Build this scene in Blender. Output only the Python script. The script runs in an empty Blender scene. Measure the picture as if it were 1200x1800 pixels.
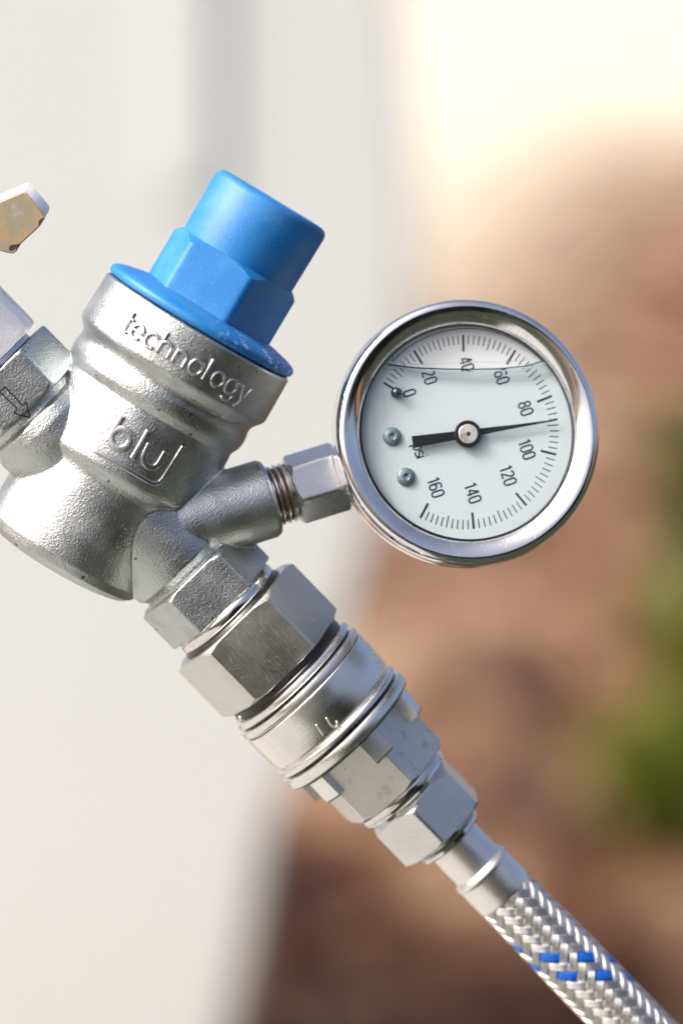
import bpy, bmesh, math, random
from mathutils import Vector, Matrix
from mathutils.bvhtree import BVHTree

random.seed(7)
SC = bpy.context.scene
COL = SC.collection
R = math.radians

# ------------------------------------------------------------------ camera
S = 0.000145                    # metres per photograph pixel at the regulator
DIST = 0.90                     # camera to regulator
PITCH = R(9.0)
ORG = Vector((0, 0, 1.10))      # the point of the regulator group on the optical axis
XR = Vector((1, 0, 0))
FW = Vector((0, math.cos(PITCH), -math.sin(PITCH)))
UP = Vector((0, math.sin(PITCH), math.cos(PITCH)))
CAMLOC = ORG - FW * DIST
cam = bpy.data.cameras.new('camera')
camo = bpy.data.objects.new('camera', cam); COL.objects.link(camo)
camo.location = CAMLOC
camo.rotation_euler = (R(90) - PITCH, 0, 0)
cam.sensor_fit = 'HORIZONTAL'; cam.sensor_width = 24.0
cam.lens = 24.0 * DIST / (1200 * S)
cam.clip_start = 0.05; cam.clip_end = 3000
cam.dof.use_dof = True
cam.dof.focus_distance = DIST - 75 * S
cam.dof.aperture_fstop = 4.5
SC.camera = camo

# ------------------------------------------------------------------ light
SUN_EL, SUN_AZ = R(46), R(-68)       # azimuth measured from the camera's back, to the left
sun_dir = Vector((math.sin(SUN_AZ) * math.cos(SUN_EL), -math.cos(SUN_AZ) * math.cos(SUN_EL), math.sin(SUN_EL)))
w = bpy.data.worlds.new('World'); SC.world = w; w.use_nodes = True
wn = w.node_tree.nodes; wl = w.node_tree.links
wn.clear()
wo = wn.new('ShaderNodeOutputWorld'); wb = wn.new('ShaderNodeBackground'); sk = wn.new('ShaderNodeTexSky')
sk.sky_type = 'NISHITA'; sk.sun_disc = False
sk.sun_elevation = SUN_EL
sk.sun_rotation = math.atan2(sun_dir.x, sun_dir.y)
sk.air_density = 0.5; sk.dust_density = 8.5; sk.ozone_density = 0.0
wb.inputs['Strength'].default_value = 0.13
wl.new(sk.outputs[0], wb.inputs[0]); wl.new(wb.outputs[0], wo.inputs[0])
sun = bpy.data.lights.new('sun', 'SUN'); suno = bpy.data.objects.new('sun', sun); COL.objects.link(suno)
sun.energy = 1.5; sun.angle = R(14); sun.color = (1.0, 0.975, 0.94)
suno.rotation_euler = sun_dir.to_track_quat('Z', 'Y').to_euler()
suno.location = (0, 0, 8)
SC.view_settings.view_transform = 'Standard'; SC.view_settings.look = 'None'
SC.view_settings.exposure = 1.2; SC.view_settings.gamma = 1.0

# ------------------------------------------------------------------ helpers
def c2w(x, y, z):               # (right, away, up) in the regulator's tilted frame -> world direction
    return XR * x + FW * y + UP * z
def P(px, py, near=0.0):        # a place on the regulator group, near = pixels towards the lens
    return ORG + c2w((px - 600) * S, -near * S, (900 - py) * S)
def B(px, py, d):               # a place d metres down the optical axis
    k = d / DIST
    return CAMLOC + FW * d + XR * ((px - 600) * S * k) + UP * ((900 - py) * S * k)
def frame(origin, zdir):        # local z along zdir, local x as near to the lens as it goes
    z = zdir.normalized(); x = (-FW) - z * (-FW).dot(z); x.normalize(); y = z.cross(x)
    m = Matrix((x, y, z)).transposed().to_4x4(); m.translation = origin
    return m

def meta(o, label=None, cat=None, group=None, kind=None):
    if label: o['label'] = label
    if cat: o['category'] = cat
    if group: o['group'] = group
    if kind: o['kind'] = kind
    return o
def empty(name, m, label, cat, group=None):
    o = bpy.data.objects.new(name, None); COL.objects.link(o)
    o.empty_display_size = 0.01; o.matrix_world = m
    return meta(o, label, cat, group)
def obj(name, me, mat, parent=None, m=None, smooth=True, angle=35, label=None, kind=None):
    if isinstance(me, bmesh.types.BMesh):
        b = me; me = bpy.data.meshes.new(name)
        bmesh.ops.recalc_face_normals(b, faces=b.faces)
        b.to_mesh(me); b.free()
    o = bpy.data.objects.new(name, me); COL.objects.link(o)
    me.materials.clear(); me.materials.append(mat)
    if smooth:
        for p in me.polygons: p.use_smooth = True
        if angle < 180: me.set_sharp_from_angle(angle=R(angle))
    if parent: o.parent = parent
    if m is not None: o.matrix_local = m
    return meta(o, label=label, kind=kind)

def lathe(bm, prof, n=128, close=True):       # prof: list of (z, r) in px
    rings = []
    for z, r in prof:
        if r < 1e-6: rings.append([bm.verts.new((0, 0, z * S))])
        else: rings.append([bm.verts.new((r * S * math.cos(2 * math.pi * i / n), r * S * math.sin(2 * math.pi * i / n), z * S)) for i in range(n)])
    for a, b in zip(rings[:-1], rings[1:]):
        for i in range(n):
            j = (i + 1) % n
            if len(a) == 1 and len(b) == 1: continue
            if len(a) == 1: bm.faces.new((a[0], b[j], b[i]))
            elif len(b) == 1: bm.faces.new((a[i], a[j], b[0]))
            else: bm.faces.new((a[i], a[j], b[j], b[i]))
    if close:
        for rr in (rings[0], rings[-1]):
            if len(rr) > 1: bm.faces.new(rr)
    return bm
def smooth_prof(pts, sub=4):                  # Catmull-Rom through profile points
    out = []
    for i in range(len(pts) - 1):
        p0 = pts[max(i - 1, 0)]; p1 = pts[i]; p2 = pts[i + 1]; p3 = pts[min(i + 2, len(pts) - 1)]
        for k in range(sub):
            t = k / sub
            out.append(tuple(0.5 * (2 * p1[c] + (p2[c] - p0[c]) * t + (2 * p0[c] - 5 * p1[c] + 4 * p2[c] - p3[c]) * t * t + (3 * p1[c] - p0[c] - 3 * p2[c] + p3[c]) * t ** 3) for c in (0, 1)))
    out.append(pts[-1]); return out

def hex_nut(bm, z0, z1, Rc, rot=0.0, c0=0.0, c1=0.0, slope=0.58, bore=0.0, n=120, edge=1.2):
    """hexagon (corner radius Rc) turned off by a cone at each end; c0, c1 = how far the end face circle lies inside the corners"""
    def hr(phi):
        a = (phi - R(rot)) % (math.pi / 3)
        a = min(a, math.pi / 3 - a)
        r = Rc * math.cos(math.pi / 6) / math.cos(math.pi / 6 - a)
        return min(r, Rc - edge)
    phis = [2 * math.pi * i / n for i in range(n)]
    phis = sorted(set([round(p, 6) for p in phis] + [round((R(rot) + k * math.pi / 3 + e) % (2 * math.pi), 6) for k in range(6) for e in (-0.025, 0, 0.025)]))
    N = len(phis)
    rings = []
    def ring(zf, rf): rings.append([bm.verts.new((rf(p) * S * math.cos(p), rf(p) * S * math.sin(p), zf(p) * S)) for p in phis])
    e0 = Rc - c0 if c0 else None; e1 = Rc - c1 if c1 else None
    if e0:
        ring(lambda p: z0, lambda p: min(e0, hr(p)) - 1.0)
        ring(lambda p: z0 + 1.0 + slope * max(0, hr(p) - e0) * 0.0, lambda p: min(e0, hr(p)))
        ring(lambda p: z0 + 1.0 + slope * max(0, hr(p) - e0), hr)
    else:
        ring(lambda p: z0, lambda p: hr(p) - 1.5); ring(lambda p: z0 + 1.5, hr)
    if e1:
        ring(lambda p: z1 - 1.0 - slope * max(0, hr(p) - e1), hr)
        ring(lambda p: z1 - 1.0, lambda p: min(e1, hr(p)))
        ring(lambda p: z1, lambda p: min(e1, hr(p)) - 1.0)
    else:
        ring(lambda p: z1 - 1.5, hr); ring(lambda p: z1, lambda p: hr(p) - 1.5)
    for a, b in zip(rings[:-1], rings[1:]):
        for i in range(N):
            j = (i + 1) % N
            bm.faces.new((a[i], a[j], b[j], b[i]))
    bm.faces.new(rings[0]); bm.faces.new(rings[-1])
    return bm

def cyl_between(bm, m, prof, n=96):           # lathe placed by matrix m into bm
    t = bmesh.new(); lathe(t, prof, n); t.transform(m)
    me = bpy.data.meshes.new('t'); t.to_mesh(me); t.free(); bm.from_mesh(me); bpy.data.meshes.remove(me)

def sweep(bm, pts, nrm, prof, closed=False):
    """prof: closed loop of (side, up) offsets in metres; nrm: surface normal at each point"""
    n = len(pts); rings = []
    if n < 2: return
    for i in range(n):
        if closed: t = pts[(i + 1) % n] - pts[i - 1]
        else: t = pts[min(i + 1, n - 1)] - pts[max(i - 1, 0)]
        t.normalize(); u = nrm[i].normalized(); s = t.cross(u).normalized()
        rings.append([bm.verts.new(pts[i] + s * a + u * b) for a, b in prof])
    k = len(prof)
    for i in range(n if closed else n - 1):
        a = rings[i]; b = rings[(i + 1) % n]
        for q in range(k): bm.faces.new((a[q], a[(q + 1) % k], b[(q + 1) % k], b[q]))
    if not closed:
        bm.faces.new(rings[0]); bm.faces.new(rings[-1])

def arc(cx, cy, rx, ry, a0, a1, n=14):
    return [(cx + rx * math.cos(R(a0 + (a1 - a0) * i / n)), cy + ry * math.sin(R(a0 + (a1 - a0) * i / n))) for i in range(n + 1)]
# strokes in a box: x 0..w, y 0 = baseline, 1 = x-height (units of x-height)
def glyph(c):
    if c == 't': return [[(.28, 1.5), (.28, .25)] + arc(.5, .25, .22, .22, 180, 280, 6), [(.0, 1.0), (.58, 1.0)]], .62
    if c == 'e': return [[(.06, .52), (.86, .52)] + arc(.46, .5, .42, .5, 5, 318, 22)], .95
    if c == 'c': return [arc(.48, .5, .44, .5, 45, 315, 20)], .9
    if c == 'h': return [[(.08, 1.55), (.08, 0)], [(.08, .55)] + arc(.45, .6, .37, .4, 170, 0, 12) + [(.82, 0)]], .95
    if c == 'n': return [[(.08, 1.0), (.08, 0)], [(.08, .55)] + arc(.45, .6, .37, .4, 170, 0, 12) + [(.82, 0)]], .95
    if c == 'o': return [arc(.48, .5, .42, .5, 0, 360, 24)], .97
    if c == 'l': return [[(.1, 1.55), (.1, 0)]], .3
    if c == 'g': return [arc(.46, .5, .42, .5, 0, 360, 24), [(.88, 1.0), (.88, -.1)] + arc(.48, -.1, .4, .38, 0, -150, 10)], 1.0
    if c == 'y': return [[(.02, 1.0), (.44, .02)], [(.84, 1.0), (.3, -.42), (.08, -.45)]], .9
    if c == 'p': return [[(.08, 1.0), (.08, -.5)], arc(.46, .5, .38, .5, 0, 360, 20)], .95
    if c == 's': return [arc(.4, .74, .3, .26, 30, 250, 10) + arc(.4, .25, .32, .26, 80, -150, 10)], .8
    if c == 'i': return [[(.1, 1.0), (.1, 0)], [(.1, 1.38), (.1, 1.5)]], .3
    # condensed digits, height 1, width .5
    if c == '0': return [arc(.22, .76, .2, .24, 0, 180, 10) + arc(.22, .24, .2, .24, 180, 360, 10) + [(.42, .76)]], .58
    if c == '1': return [[(.04, .8), (.22, 1.0), (.22, 0)]], .46
    if c == '2': return [arc(.22, .77, .2, .23, 170, -30, 12) + [(.02, .02), (.44, .02)]], .58
    if c == '4': return [[(.34, 0), (.34, 1.0), (.3, 1.0), (.02, .28), (.46, .28)]], .6
    if c == '6': return [arc(.22, .77, .2, .23, 20, 180, 8) + arc(.22, .23, .2, .23, 180, 360, 10) + arc(.22, .36, .2, .22, 0, 180, 10)], .58
    if c == '8': return [arc(.22, .76, .18, .23, 0, 360, 16), arc(.22, .27, .2, .26, 0, 360, 16)], .58
    return [], .4
def resample(pl, step):
    out = [pl[0]]
    for a, b in zip(pl[:-1], pl[1:]):
        d = math.dist(a, b); n = max(1, int(d / step))
        if d < 1e-6: continue
        for i in range(1, n + 1): out.append((a[0] + (b[0] - a[0]) * i / n, a[1] + (b[1] - a[1]) * i / n))
    return out
def text_strokes(s, size, track=0.0):
    x = 0; out = []
    for c in s:
        g, wd = glyph(c)
        for st in g: out.append([((x + a) * size, b * size) for a, b in st])
        x += wd + track
    return out, x * size
def round_prof(w, h, n=8, sink=1.0, ex=0.7):           # low rounded bead w wide, h high
    p = [(w / 2 * math.cos(math.pi * i / n) * S, (h * math.sin(math.pi * i / n) ** ex if 0 < i < n else 0) * S) for i in range(n + 1)]
    return p + [(-w / 2 * S, -sink * S), (w / 2 * S, -sink * S)]

# ------------------------------------------------------------------ materials
def mat(name):
    m = bpy.data.materials.new(name); m.use_nodes = True
    nt = m.node_tree; b = nt.nodes['Principled BSDF']
    return m, nt, b
def nd(nt, t, **k):
    n = nt.nodes.new(t)
    for a, v in k.items():
        if hasattr(n, a): setattr(n, a, v)
        else: n.inputs[a].default_value = v
    return n
def coords(nt, scale=(1, 1, 1), kind='Object', rot=(0, 0, 0)):
    t = nd(nt, 'ShaderNodeTexCoord'); m = nd(nt, 'ShaderNodeMapping')
    m.inputs['Scale'].default_value = scale; m.inputs['Rotation'].default_value = rot
    nt.links.new(t.outputs[kind], m.inputs[0]); return m.outputs[0]
def noise(nt, vec, scale, detail=2, rough=0.5, dist=0.0):
    n = nd(nt, 'ShaderNodeTexNoise'); n.inputs['Scale'].default_value = scale
    n.inputs['Detail'].default_value = detail; n.inputs['Roughness'].default_value = rough; n.inputs['Distortion'].default_value = dist
    nt.links.new(vec, n.inputs['Vector']); return n.outputs['Fac']
def ramp(nt, fac, stops):
    r = nd(nt, 'ShaderNodeValToRGB'); e = r.color_ramp.elements
    while len(e) < len(stops): e.new(0.5)
    for el, (p, c) in zip(e, stops):
        el.position = p; el.color = (c, c, c, 1) if isinstance(c, (int, float)) else (*c, 1)
    nt.links.new(fac, r.inputs[0]); return r.outputs[0]
def mixc(nt, fac, a, b, mode='MIX'):
    m = nd(nt, 'ShaderNodeMix', data_type='RGBA', blend_type=mode)
    for s_, v in ((0, fac), (6, a), (7, b)):
        if hasattr(v, 'is_output'): nt.links.new(v, m.inputs[s_])
        else: m.inputs[s_].default_value = v if s_ == 0 else (*v, 1)
    return m.outputs[2]
def math_(nt, op, a, b=0.0):
    m = nd(nt, 'ShaderNodeMath', operation=op)
    for i, v in enumerate((a, b)):
        if hasattr(v, 'is_output'): nt.links.new(v, m.inputs[i])
        else: m.inputs[i].default_value = v
    return m.outputs[0]
def bump(nt, b, h, dist, strength=1.0, prev=None):
    n = nd(nt, 'ShaderNodeBump'); n.inputs['Distance'].default_value = dist; n.inputs['Strength'].default_value = strength
    nt.links.new(h, n.inputs['Height'])
    if prev: nt.links.new(prev, n.inputs['Normal'])
    nt.links.new(n.outputs[0], b.inputs['Normal']); return n.outputs[0]

def cast_metal(name='cast_steel', col=(0.49, 0.525, 0.53), rough=0.33, amt=1.0):
    m, nt, b = mat(name)
    v = coords(nt)
    b.inputs['Metallic'].default_value = 1
    n1 = noise(nt, v, 2000, 2, 0.5); n2 = noise(nt, v, 3000, 2, 0.6); n3 = noise(nt, v, 130, 3)
    pit = ramp(nt, noise(nt, v, 420, 1), [(0.20, 0.25), (0.25, 1.0)])
    tone = ramp(nt, n3, [(0.3, tuple(c * 0.90 for c in col)), (0.7, tuple(min(1, c * 1.06) for c in col))])
    stain = ramp(nt, noise(nt, v, 75, 5, 0.65, 1.2), [(0.50, 0.0), (0.66, 0.45)])
    tone = mixc(nt, stain, tone, tuple(c * f for c, f in zip(col, (0.62, 0.62, 0.58))))
    nt.links.new(mixc(nt, 1.0, tone, pit, 'MULTIPLY'), b.inputs['Base Color'])
    nt.links.new(ramp(nt, n3, [(0.3, rough - 0.07), (0.7, rough + 0.09)]), b.inputs['Roughness'])
    p = bump(nt, b, n1, 0.00021 * amt, 0.7)
    bump(nt, b, n2, 0.00013 * amt, 0.7, p)
    return m
def machined(name, col, rough, lines='z', amt=1.0, grime=0.0, scratch=1.0):
    m, nt, b = mat(name)
    b.inputs['Metallic'].default_value = 1
    if lines == 'z': v = coords(nt, (2600, 2600, 90))       # tool marks along the axis
    elif lines == 'x': v = coords(nt, (160, 5200, 5200))
    else: v = coords(nt, (60, 60, 5200))                     # turned: rings round the axis
    g = noise(nt, v, 1.0, 3, 0.6)
    o = coords(nt)
    big = noise(nt, o, 90, 4, 0.6)
    tone = ramp(nt, big, [(0.3, tuple(c * 0.9 for c in col)), (0.7, tuple(min(1, c * 1.05) for c in col))])
    if grime > 0:
        gf = ramp(nt, noise(nt, o, 260, 5, 0.7), [(0.56, 0.0), (0.70, grime)])
        tone = mixc(nt, gf, tone, (0.20, 0.145, 0.09))
        sp = ramp(nt, noise(nt, o, 900, 2, 0.6), [(0.27, grime), (0.31, 0.0)])
        tone = mixc(nt, sp, tone, (0.05, 0.045, 0.04))
    nt.links.new(tone, b.inputs['Base Color'])
    # fine handling scratches in two directions
    def scr(rx, ln, th_):
        a = nd(nt, 'ShaderNodeMapping'); a.inputs['Rotation'].default_value = (rx, 0, 0.3); nt.links.new(o, a.inputs[0])
        c_ = nd(nt, 'ShaderNodeMapping'); c_.inputs['Scale'].default_value = (500, 4500, ln); nt.links.new(a.outputs[0], c_.inputs[0])
        return ramp(nt, noise(nt, c_.outputs[0], 1.0, 0), [(th_, 0.0), (th_ + 0.03, 1.0)])
    s1 = scr(0.35, 200, 0.75); s2 = scr(-1.0, 260, 0.76)
    sc = math_(nt, 'MULTIPLY', math_(nt, 'ADD', s1, s2), scratch)
    rg = math_(nt, 'ADD', ramp(nt, big, [(0.3, rough - 0.04), (0.7, rough + 0.08)]), math_(nt, 'MULTIPLY', sc, 0.25))
    nt.links.new(rg, b.inputs['Roughness'])
    p = bump(nt, b, g, 0.00007 * amt, 0.6)
    bump(nt, b, sc, 0.00003, 0.5, p)
    return m
def plain(name, col, rough=0.5, metal=0.0, spec=0.5, var=1.0):
    m, nt, b = mat(name)
    v = coords(nt); n = noise(nt, v, 300, 3)
    nt.links.new(ramp(nt, n, [(0.3, tuple(c * (1 - 0.08 * var) for c in col)), (0.7, tuple(min(1, c * (1 + 0.05 * var)) for c in col))]), b.inputs['Base Color'])
    b.inputs['Roughness'].default_value = rough; b.inputs['Metallic'].default_value = metal
    b.inputs['Specular IOR Level'].default_value = spec
    return m

M_CAST = cast_metal()
M_LETTER = cast_metal('cast_steel_raised', (0.52, 0.535, 0.535), 0.30, 0.5)
M_NUT = machined('milled_steel', (0.60, 0.60, 0.575), 0.30, 'z', 2.4, 0.0, 0.5)
M_NUTG = machined('milled_steel_bright', (0.66, 0.67, 0.67), 0.28, 'z', 1.3, 0.0, 0.3)
M_NUTW = machined('milled_steel_worn', (0.66, 0.655, 0.62), 0.38, 'z', 0.5, 0.4)
M_TURN = machined('turned_steel', (0.78, 0.78, 0.755), 0.25, 'r', 1.1, 0.05, 0.08)
M_FERR = machined('ferrule_steel', (0.82, 0.82, 0.79), 0.32, 'r', 0.4, 0.05, 0.3)
M_BEZEL = machined('polished_bezel', (0.82, 0.82, 0.83), 0.10, 'r', 0.12, 0.0, 0.4)
M_CHROME = plain('chrome_ring', (0.72, 0.72, 0.73), 0.12, 1.0)
M_RUBBER = plain('black_rubber', (0.012, 0.013, 0.014), 0.3)
M_BLACK = plain('needle_black', (0.006, 0.007, 0.010), 0.45)
M_SEAL = plain('thread_sealant', (0.13, 0.055, 0.018), 0.45)
M_PRINT = plain('printed_ink', (0.016, 0.040, 0.060), 0.6)
M_ARROW = plain('arrow_groove', (0.012, 0.012, 0.02), 0.5)
M_SCREW = plain('screw_steel', (0.22, 0.28, 0.30), 0.5, 0.5)
M_ETCH = plain('etched_mark', (0.62, 0.62, 0.60), 0.5, 0.9)
M_DIAL = plain('dial_white', (0.76, 0.785, 0.785), 0.55, var=0.1)

# blue plastic of the cap, dusty
M_BLUE, nt, b = mat('blue_plastic')
v = coords(nt)
tone = ramp(nt, noise(nt, v, 60, 3), [(0.3, (0.001, 0.125, 0.40)), (0.7, (0.002, 0.165, 0.46))])
dust = ramp(nt, noise(nt, v, 2100, 2, 0.7), [(0.62, 0.0), (0.76, 0.35)])
haze_ = ramp(nt, noise(nt, v, 75, 5, 0.65), [(0.45, 0.0), (0.85, 0.22)])
tone = mixc(nt, dust, tone, (0.45, 0.60, 0.72)); tone = mixc(nt, haze_, tone, (0.22, 0.42, 0.66))
nt.links.new(tone, b.inputs['Base Color'])
b.inputs['Roughness'].default_value = 0.52
b.inputs['Subsurface Weight'].default_value = 0.12; b.inputs['Subsurface Radius'].default_value = (0.3, 0.6, 1.0); b.inputs['Subsurface Scale'].default_value = 0.002
bump(nt, b, noise(nt, v, 1900, 3, 0.6), 0.00006, 0.6)
# flange: the same with chalky limescale flecks
M_BLUEF = M_BLUE.copy(); M_BLUEF.name = 'blue_plastic_chalky'
nt = M_BLUEF.node_tree; b = nt.nodes['Principled BSDF']
old = b.inputs['Base Color'].links[0].from_socket
v = coords(nt)
f1 = ramp(nt, noise(nt, v, 520, 5, 0.75), [(0.565, 0.0), (0.60, 1.0)])
sx = nd(nt, 'ShaderNodeSeparateXYZ'); nt.links.new(v, sx.inputs[0])
side = ramp(nt, math_(nt, 'ADD', math_(nt, 'MULTIPLY', sx.outputs[1], 24.0), 0.20), [(0.25, 0.0), (0.75, 0.75)])
nt.links.new(mixc(nt, math_(nt, 'MULTIPLY', f1, side), old, (0.62, 0.72, 0.80)), b.inputs['Base Color'])
M_TRACER = plain('blue_tracer_strand', (0.006, 0.10, 0.50), 0.4)
M_WIRE = machined('braid_wire', (0.74, 0.74, 0.72), 0.31, 'z', 0.2, 0.0, 0.0)
M_CORE = plain('hose_core', (0.02, 0.02, 0.02), 0.6)

def clear_mat(name, tint, gloss=0.03, ior=1.45):
    m = bpy.data.materials.new(name); m.use_nodes = True; nt = m.node_tree; nt.nodes.clear()
    o = nd(nt, 'ShaderNodeOutputMaterial'); t = nd(nt, 'ShaderNodeBsdfTransparent'); g = nd(nt, 'ShaderNodeBsdfGlossy')
    t.inputs[0].default_value = (*tint, 1); g.inputs['Roughness'].default_value = gloss
    f = nd(nt, 'ShaderNodeFresnel'); f.inputs[0].default_value = ior
    mx = nd(nt, 'ShaderNodeMixShader'); ge = nd(nt, 'ShaderNodeNewGeometry')
    fr_ = math_(nt, 'MULTIPLY', f.outputs[0], math_(nt, 'SUBTRACT', 1.0, ge.outputs['Backfacing']))
    nt.links.new(fr_, mx.inputs[0]); nt.links.new(t.outputs[0], mx.inputs[1]); nt.links.new(g.outputs[0], mx.inputs[2]); nt.links.new(mx.outputs[0], o.inputs[0])
    return m
M_GLASS = clear_mat('window_glass', (0.985, 0.995, 0.995))
M_LIQ = clear_mat('gauge_liquid', (0.935, 0.955, 0.967), 0.02, 1.06)
M_MEN = bpy.data.materials.new('meniscus'); M_MEN.use_nodes = True
b = M_MEN.node_tree.nodes['Principled BSDF']
b.inputs['Transmission Weight'].default_value = 1; b.inputs['Roughness'].default_value = 0.0; b.inputs['IOR'].default_value = 1.33; b.inputs['Base Color'].default_value = (0.86, 0.94, 0.97, 1)

# ------------------------------------------------------------------ directions of the assembly
A_DIR = c2w(0.514, -0.075, 0.857).normalized()      # regulator barrel, towards the cap
O_DIR = c2w(0.694, 0.125, -0.720).normalized()      # water line, towards the hose
G_DIR = c2w(0.955, 0.170, 0.297).normalized()       # gauge stem, towards the gauge
NEAR0 = 0
LINE0 = P(405, 1080, -52)                             # s = 0 on the water line
F_BODY = frame(P(349, 571, -10), A_DIR)             # z = 0 at the top of the steel barrel
F_LINE = frame(LINE0, O_DIR)
F_PORT = frame(P(475, 874, -38), G_DIR)

# ------------------------------------------------------------------ pressure regulator
reg = empty('pressure_regulator', F_BODY, 'cast steel water pressure regulator with blue adjusting cap and raised maker lettering on its barrel', 'pressure regulator')
INV = F_BODY.inverted()
bm = bmesh.new()
prof = [(1, 160), (1, 180), (-3, 185), (-60, 186.5), (-86, 187), (-92, 184.5), (-104, 174), (-111, 171), (-118, 170.5), (-128, 173), (-140, 173.5), (-150, 172), (-159, 168), (-167, 164), (-175, 165.5), (-200, 166), (-285, 168), (-291, 166), (-304, 156), (-314, 153), (-330, 153), (-440, 154), (-462, 153), (-478, 147), (-488, 134), (-492, 118), (-494, 60), (-494, 0)]
lathe(bm, [(1, 0)] + prof, 160)
ML = INV @ F_LINE
# outlet boss and cast hexagon
cyl_between(bm, ML, [(-321, 0), (-321, 108), (-230, 108), (-190, 106), (-150, 105), (-128, 103), (-118, 94), (-104, 91), (-60, 94), (-60, 0)])
t = bmesh.new(); hex_nut(t, -108, -24, 119, 0 + 30, 9, 3, 0.7); t.transform(ML); me = bpy.data.meshes.new('t'); t.to_mesh(me); bm.from_mesh(me); t.free()
# inlet boss and cast hexagon
cyl_between(bm, ML, [(-560, 0), (-560, 92), (-498, 92), (-490, 102), (-470, 107), (-445, 106), (-400, 101), (-321, 98), (-321, 0)])
t = bmesh.new(); hex_nut(t, -598, -512, 119, 30, 4, 8, 0.7); t.transform(ML); me = bpy.data.meshes.new('t'); t.to_mesh(me); bm.from_mesh(me); t.free()
# gauge port
MP = INV @ F_PORT
cyl_between(bm, MP, [(-240, 0), (-240, 74), (-110, 74), (-80, 72), (-50, 71), (-8, 71), (0, 66), (0, 0)])
bm.normal_update()
me = bpy.data.meshes.new('casting_raw'); bm.to_mesh(me); bm.free()
tmp = bpy.data.objects.new('tmp', me); COL.objects.link(tmp)
rm = tmp.modifiers.new('r', 'REMESH'); rm.mode = 'VOXEL'; rm.voxel_size = 1.9 * S; rm.adaptivity = 0
sm = tmp.modifiers.new('s', 'SMOOTH'); sm.factor = 0.5; sm.iterations = 5
dg = bpy.context.evaluated_depsgraph_get()
cast_me = bpy.data.meshes.new_from_object(tmp.evaluated_get(dg))
bpy.data.objects.remove(tmp)
casting = obj('casting', cast_me, M_CAST, reg, angle=180)
bvh = BVHTree.FromPolygons([v.co.copy() for v in cast_me.vertices], [tuple(p.vertices) for p in cast_me.polygons])
def on_casting(px, py):                          # the point of the casting seen at a photograph pixel, local coords
    o = INV @ CAMLOC; d = (INV.to_3x3() @ (P(px, py) - CAMLOC)).normalized()
    loc, nrm, _, _ = bvh.ray_cast(o, d)
    return loc, nrm
# raised word round the collar
def collar_map(u, v_, r=186.6): 
    th = u / r
    return Vector((r * S * math.cos(th), r * S * math.sin(th), v_ * S)), Vector((math.cos(th), math.sin(th), 0))
x = -107.0
adv = {'t': 20, 'e': 30, 'c': 28, 'h': 30, 'n': 30, 'o': 30, 'l': 15, 'g': 33, 'y': 30}
for c in 'technology':
    g, wd = glyph(c); bm = bmesh.new()
    for st in g:
        st = resample([(x + a * 27, -68 + b_ * 26) for a, b_ in st], 2.2)
        q = [collar_map(*p) for p in st]
        sweep(bm, [p[0] for p in q], [p[1] for p in q], round_prof(6.6, 5.0))
    obj('raised_letter', bm, M_LETTER, reg, angle=180)
    x += adv[c]
# raised emblem: b l u over a bracket
def cast_stroke(pts, wdt, hgt, name, step=2.2, m_=None, closed=False, sink=2.0, lift=0.0):
    st = resample(pts, step); P3 = []; N3 = []
    for p in st:
        l, n = on_casting(*p)
        if l is None: continue
        P3.append(l + n * lift * S); N3.append(n)
    if closed: P3 = P3[:-1]; N3 = N3[:-1]
    bm = bmesh.new(); sweep(bm, P3, N3, round_prof(wdt, hgt, 12, sink, 0.4), closed)
    return bm
def rot_arc(cx, cy, r1, r2, a0, a1, tilt, n=20):   # photograph y runs down
    out = []
    for i in range(n + 1):
        a = R(a0 + (a1 - a0) * i / n); ex = r1 * math.cos(a); ey = r2 * math.sin(a)
        ct, s_ = math.cos(R(tilt)), math.sin(R(tilt))
        out.append((cx + ex * ct - ey * s_, cy + ex * s_ + ey * ct))
    return out
bmA = bmesh.new()
def merge(bmd, src):
    me = bpy.data.meshes.new('t'); src.to_mesh(me); bmd.from_mesh(me); src.free(); bpy.data.meshes.remove(me)
merge(bmA, cast_stroke([(215, 731), (189, 776)], 12, 4.6, 'b'))
merge(bmA, cast_stroke(rot_arc(212, 771, 17.5, 17.5, 0, 360, 30, 30), 13, 4.6, 'b', closed=True))
obj('raised_letter', bmA, M_LETTER, reg, angle=180)
obj('raised_letter', cast_stroke([(262, 757), (233, 807)], 12, 4.6, 'l'), M_LETTER, reg, angle=180)
obj('raised_letter', cast_stroke([(263, 779), (255.5, 794)] + rot_arc(269.5, 804, 15.5, 19, 180, 0, 31, 14) [0:0] + [(252, 803), (253, 813), (260, 820), (270, 822), (278, 816), (284, 806), (291, 794)], 11.5, 4.6, 'u'), M_LETTER, reg, angle=180)
obj('raised_bracket', cast_stroke([(167, 792), (262, 847), (270, 850), (279, 848), (286, 841), (322, 784)], 8.5, 4.0, 'br'), M_LETTER, reg, angle=180)
# flow arrow on the inlet hexagon
arrow = [(-3, 690), (-1, 688), (8.4, 679.5), (39, 712), (45, 706), (53, 734), (24, 726), (30.6, 718.5), (0, 689)]
obj('flow_arrow', cast_stroke(arrow, 2.4, 0.9, 'ar', 1.5), M_ARROW, reg, angle=180)
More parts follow.
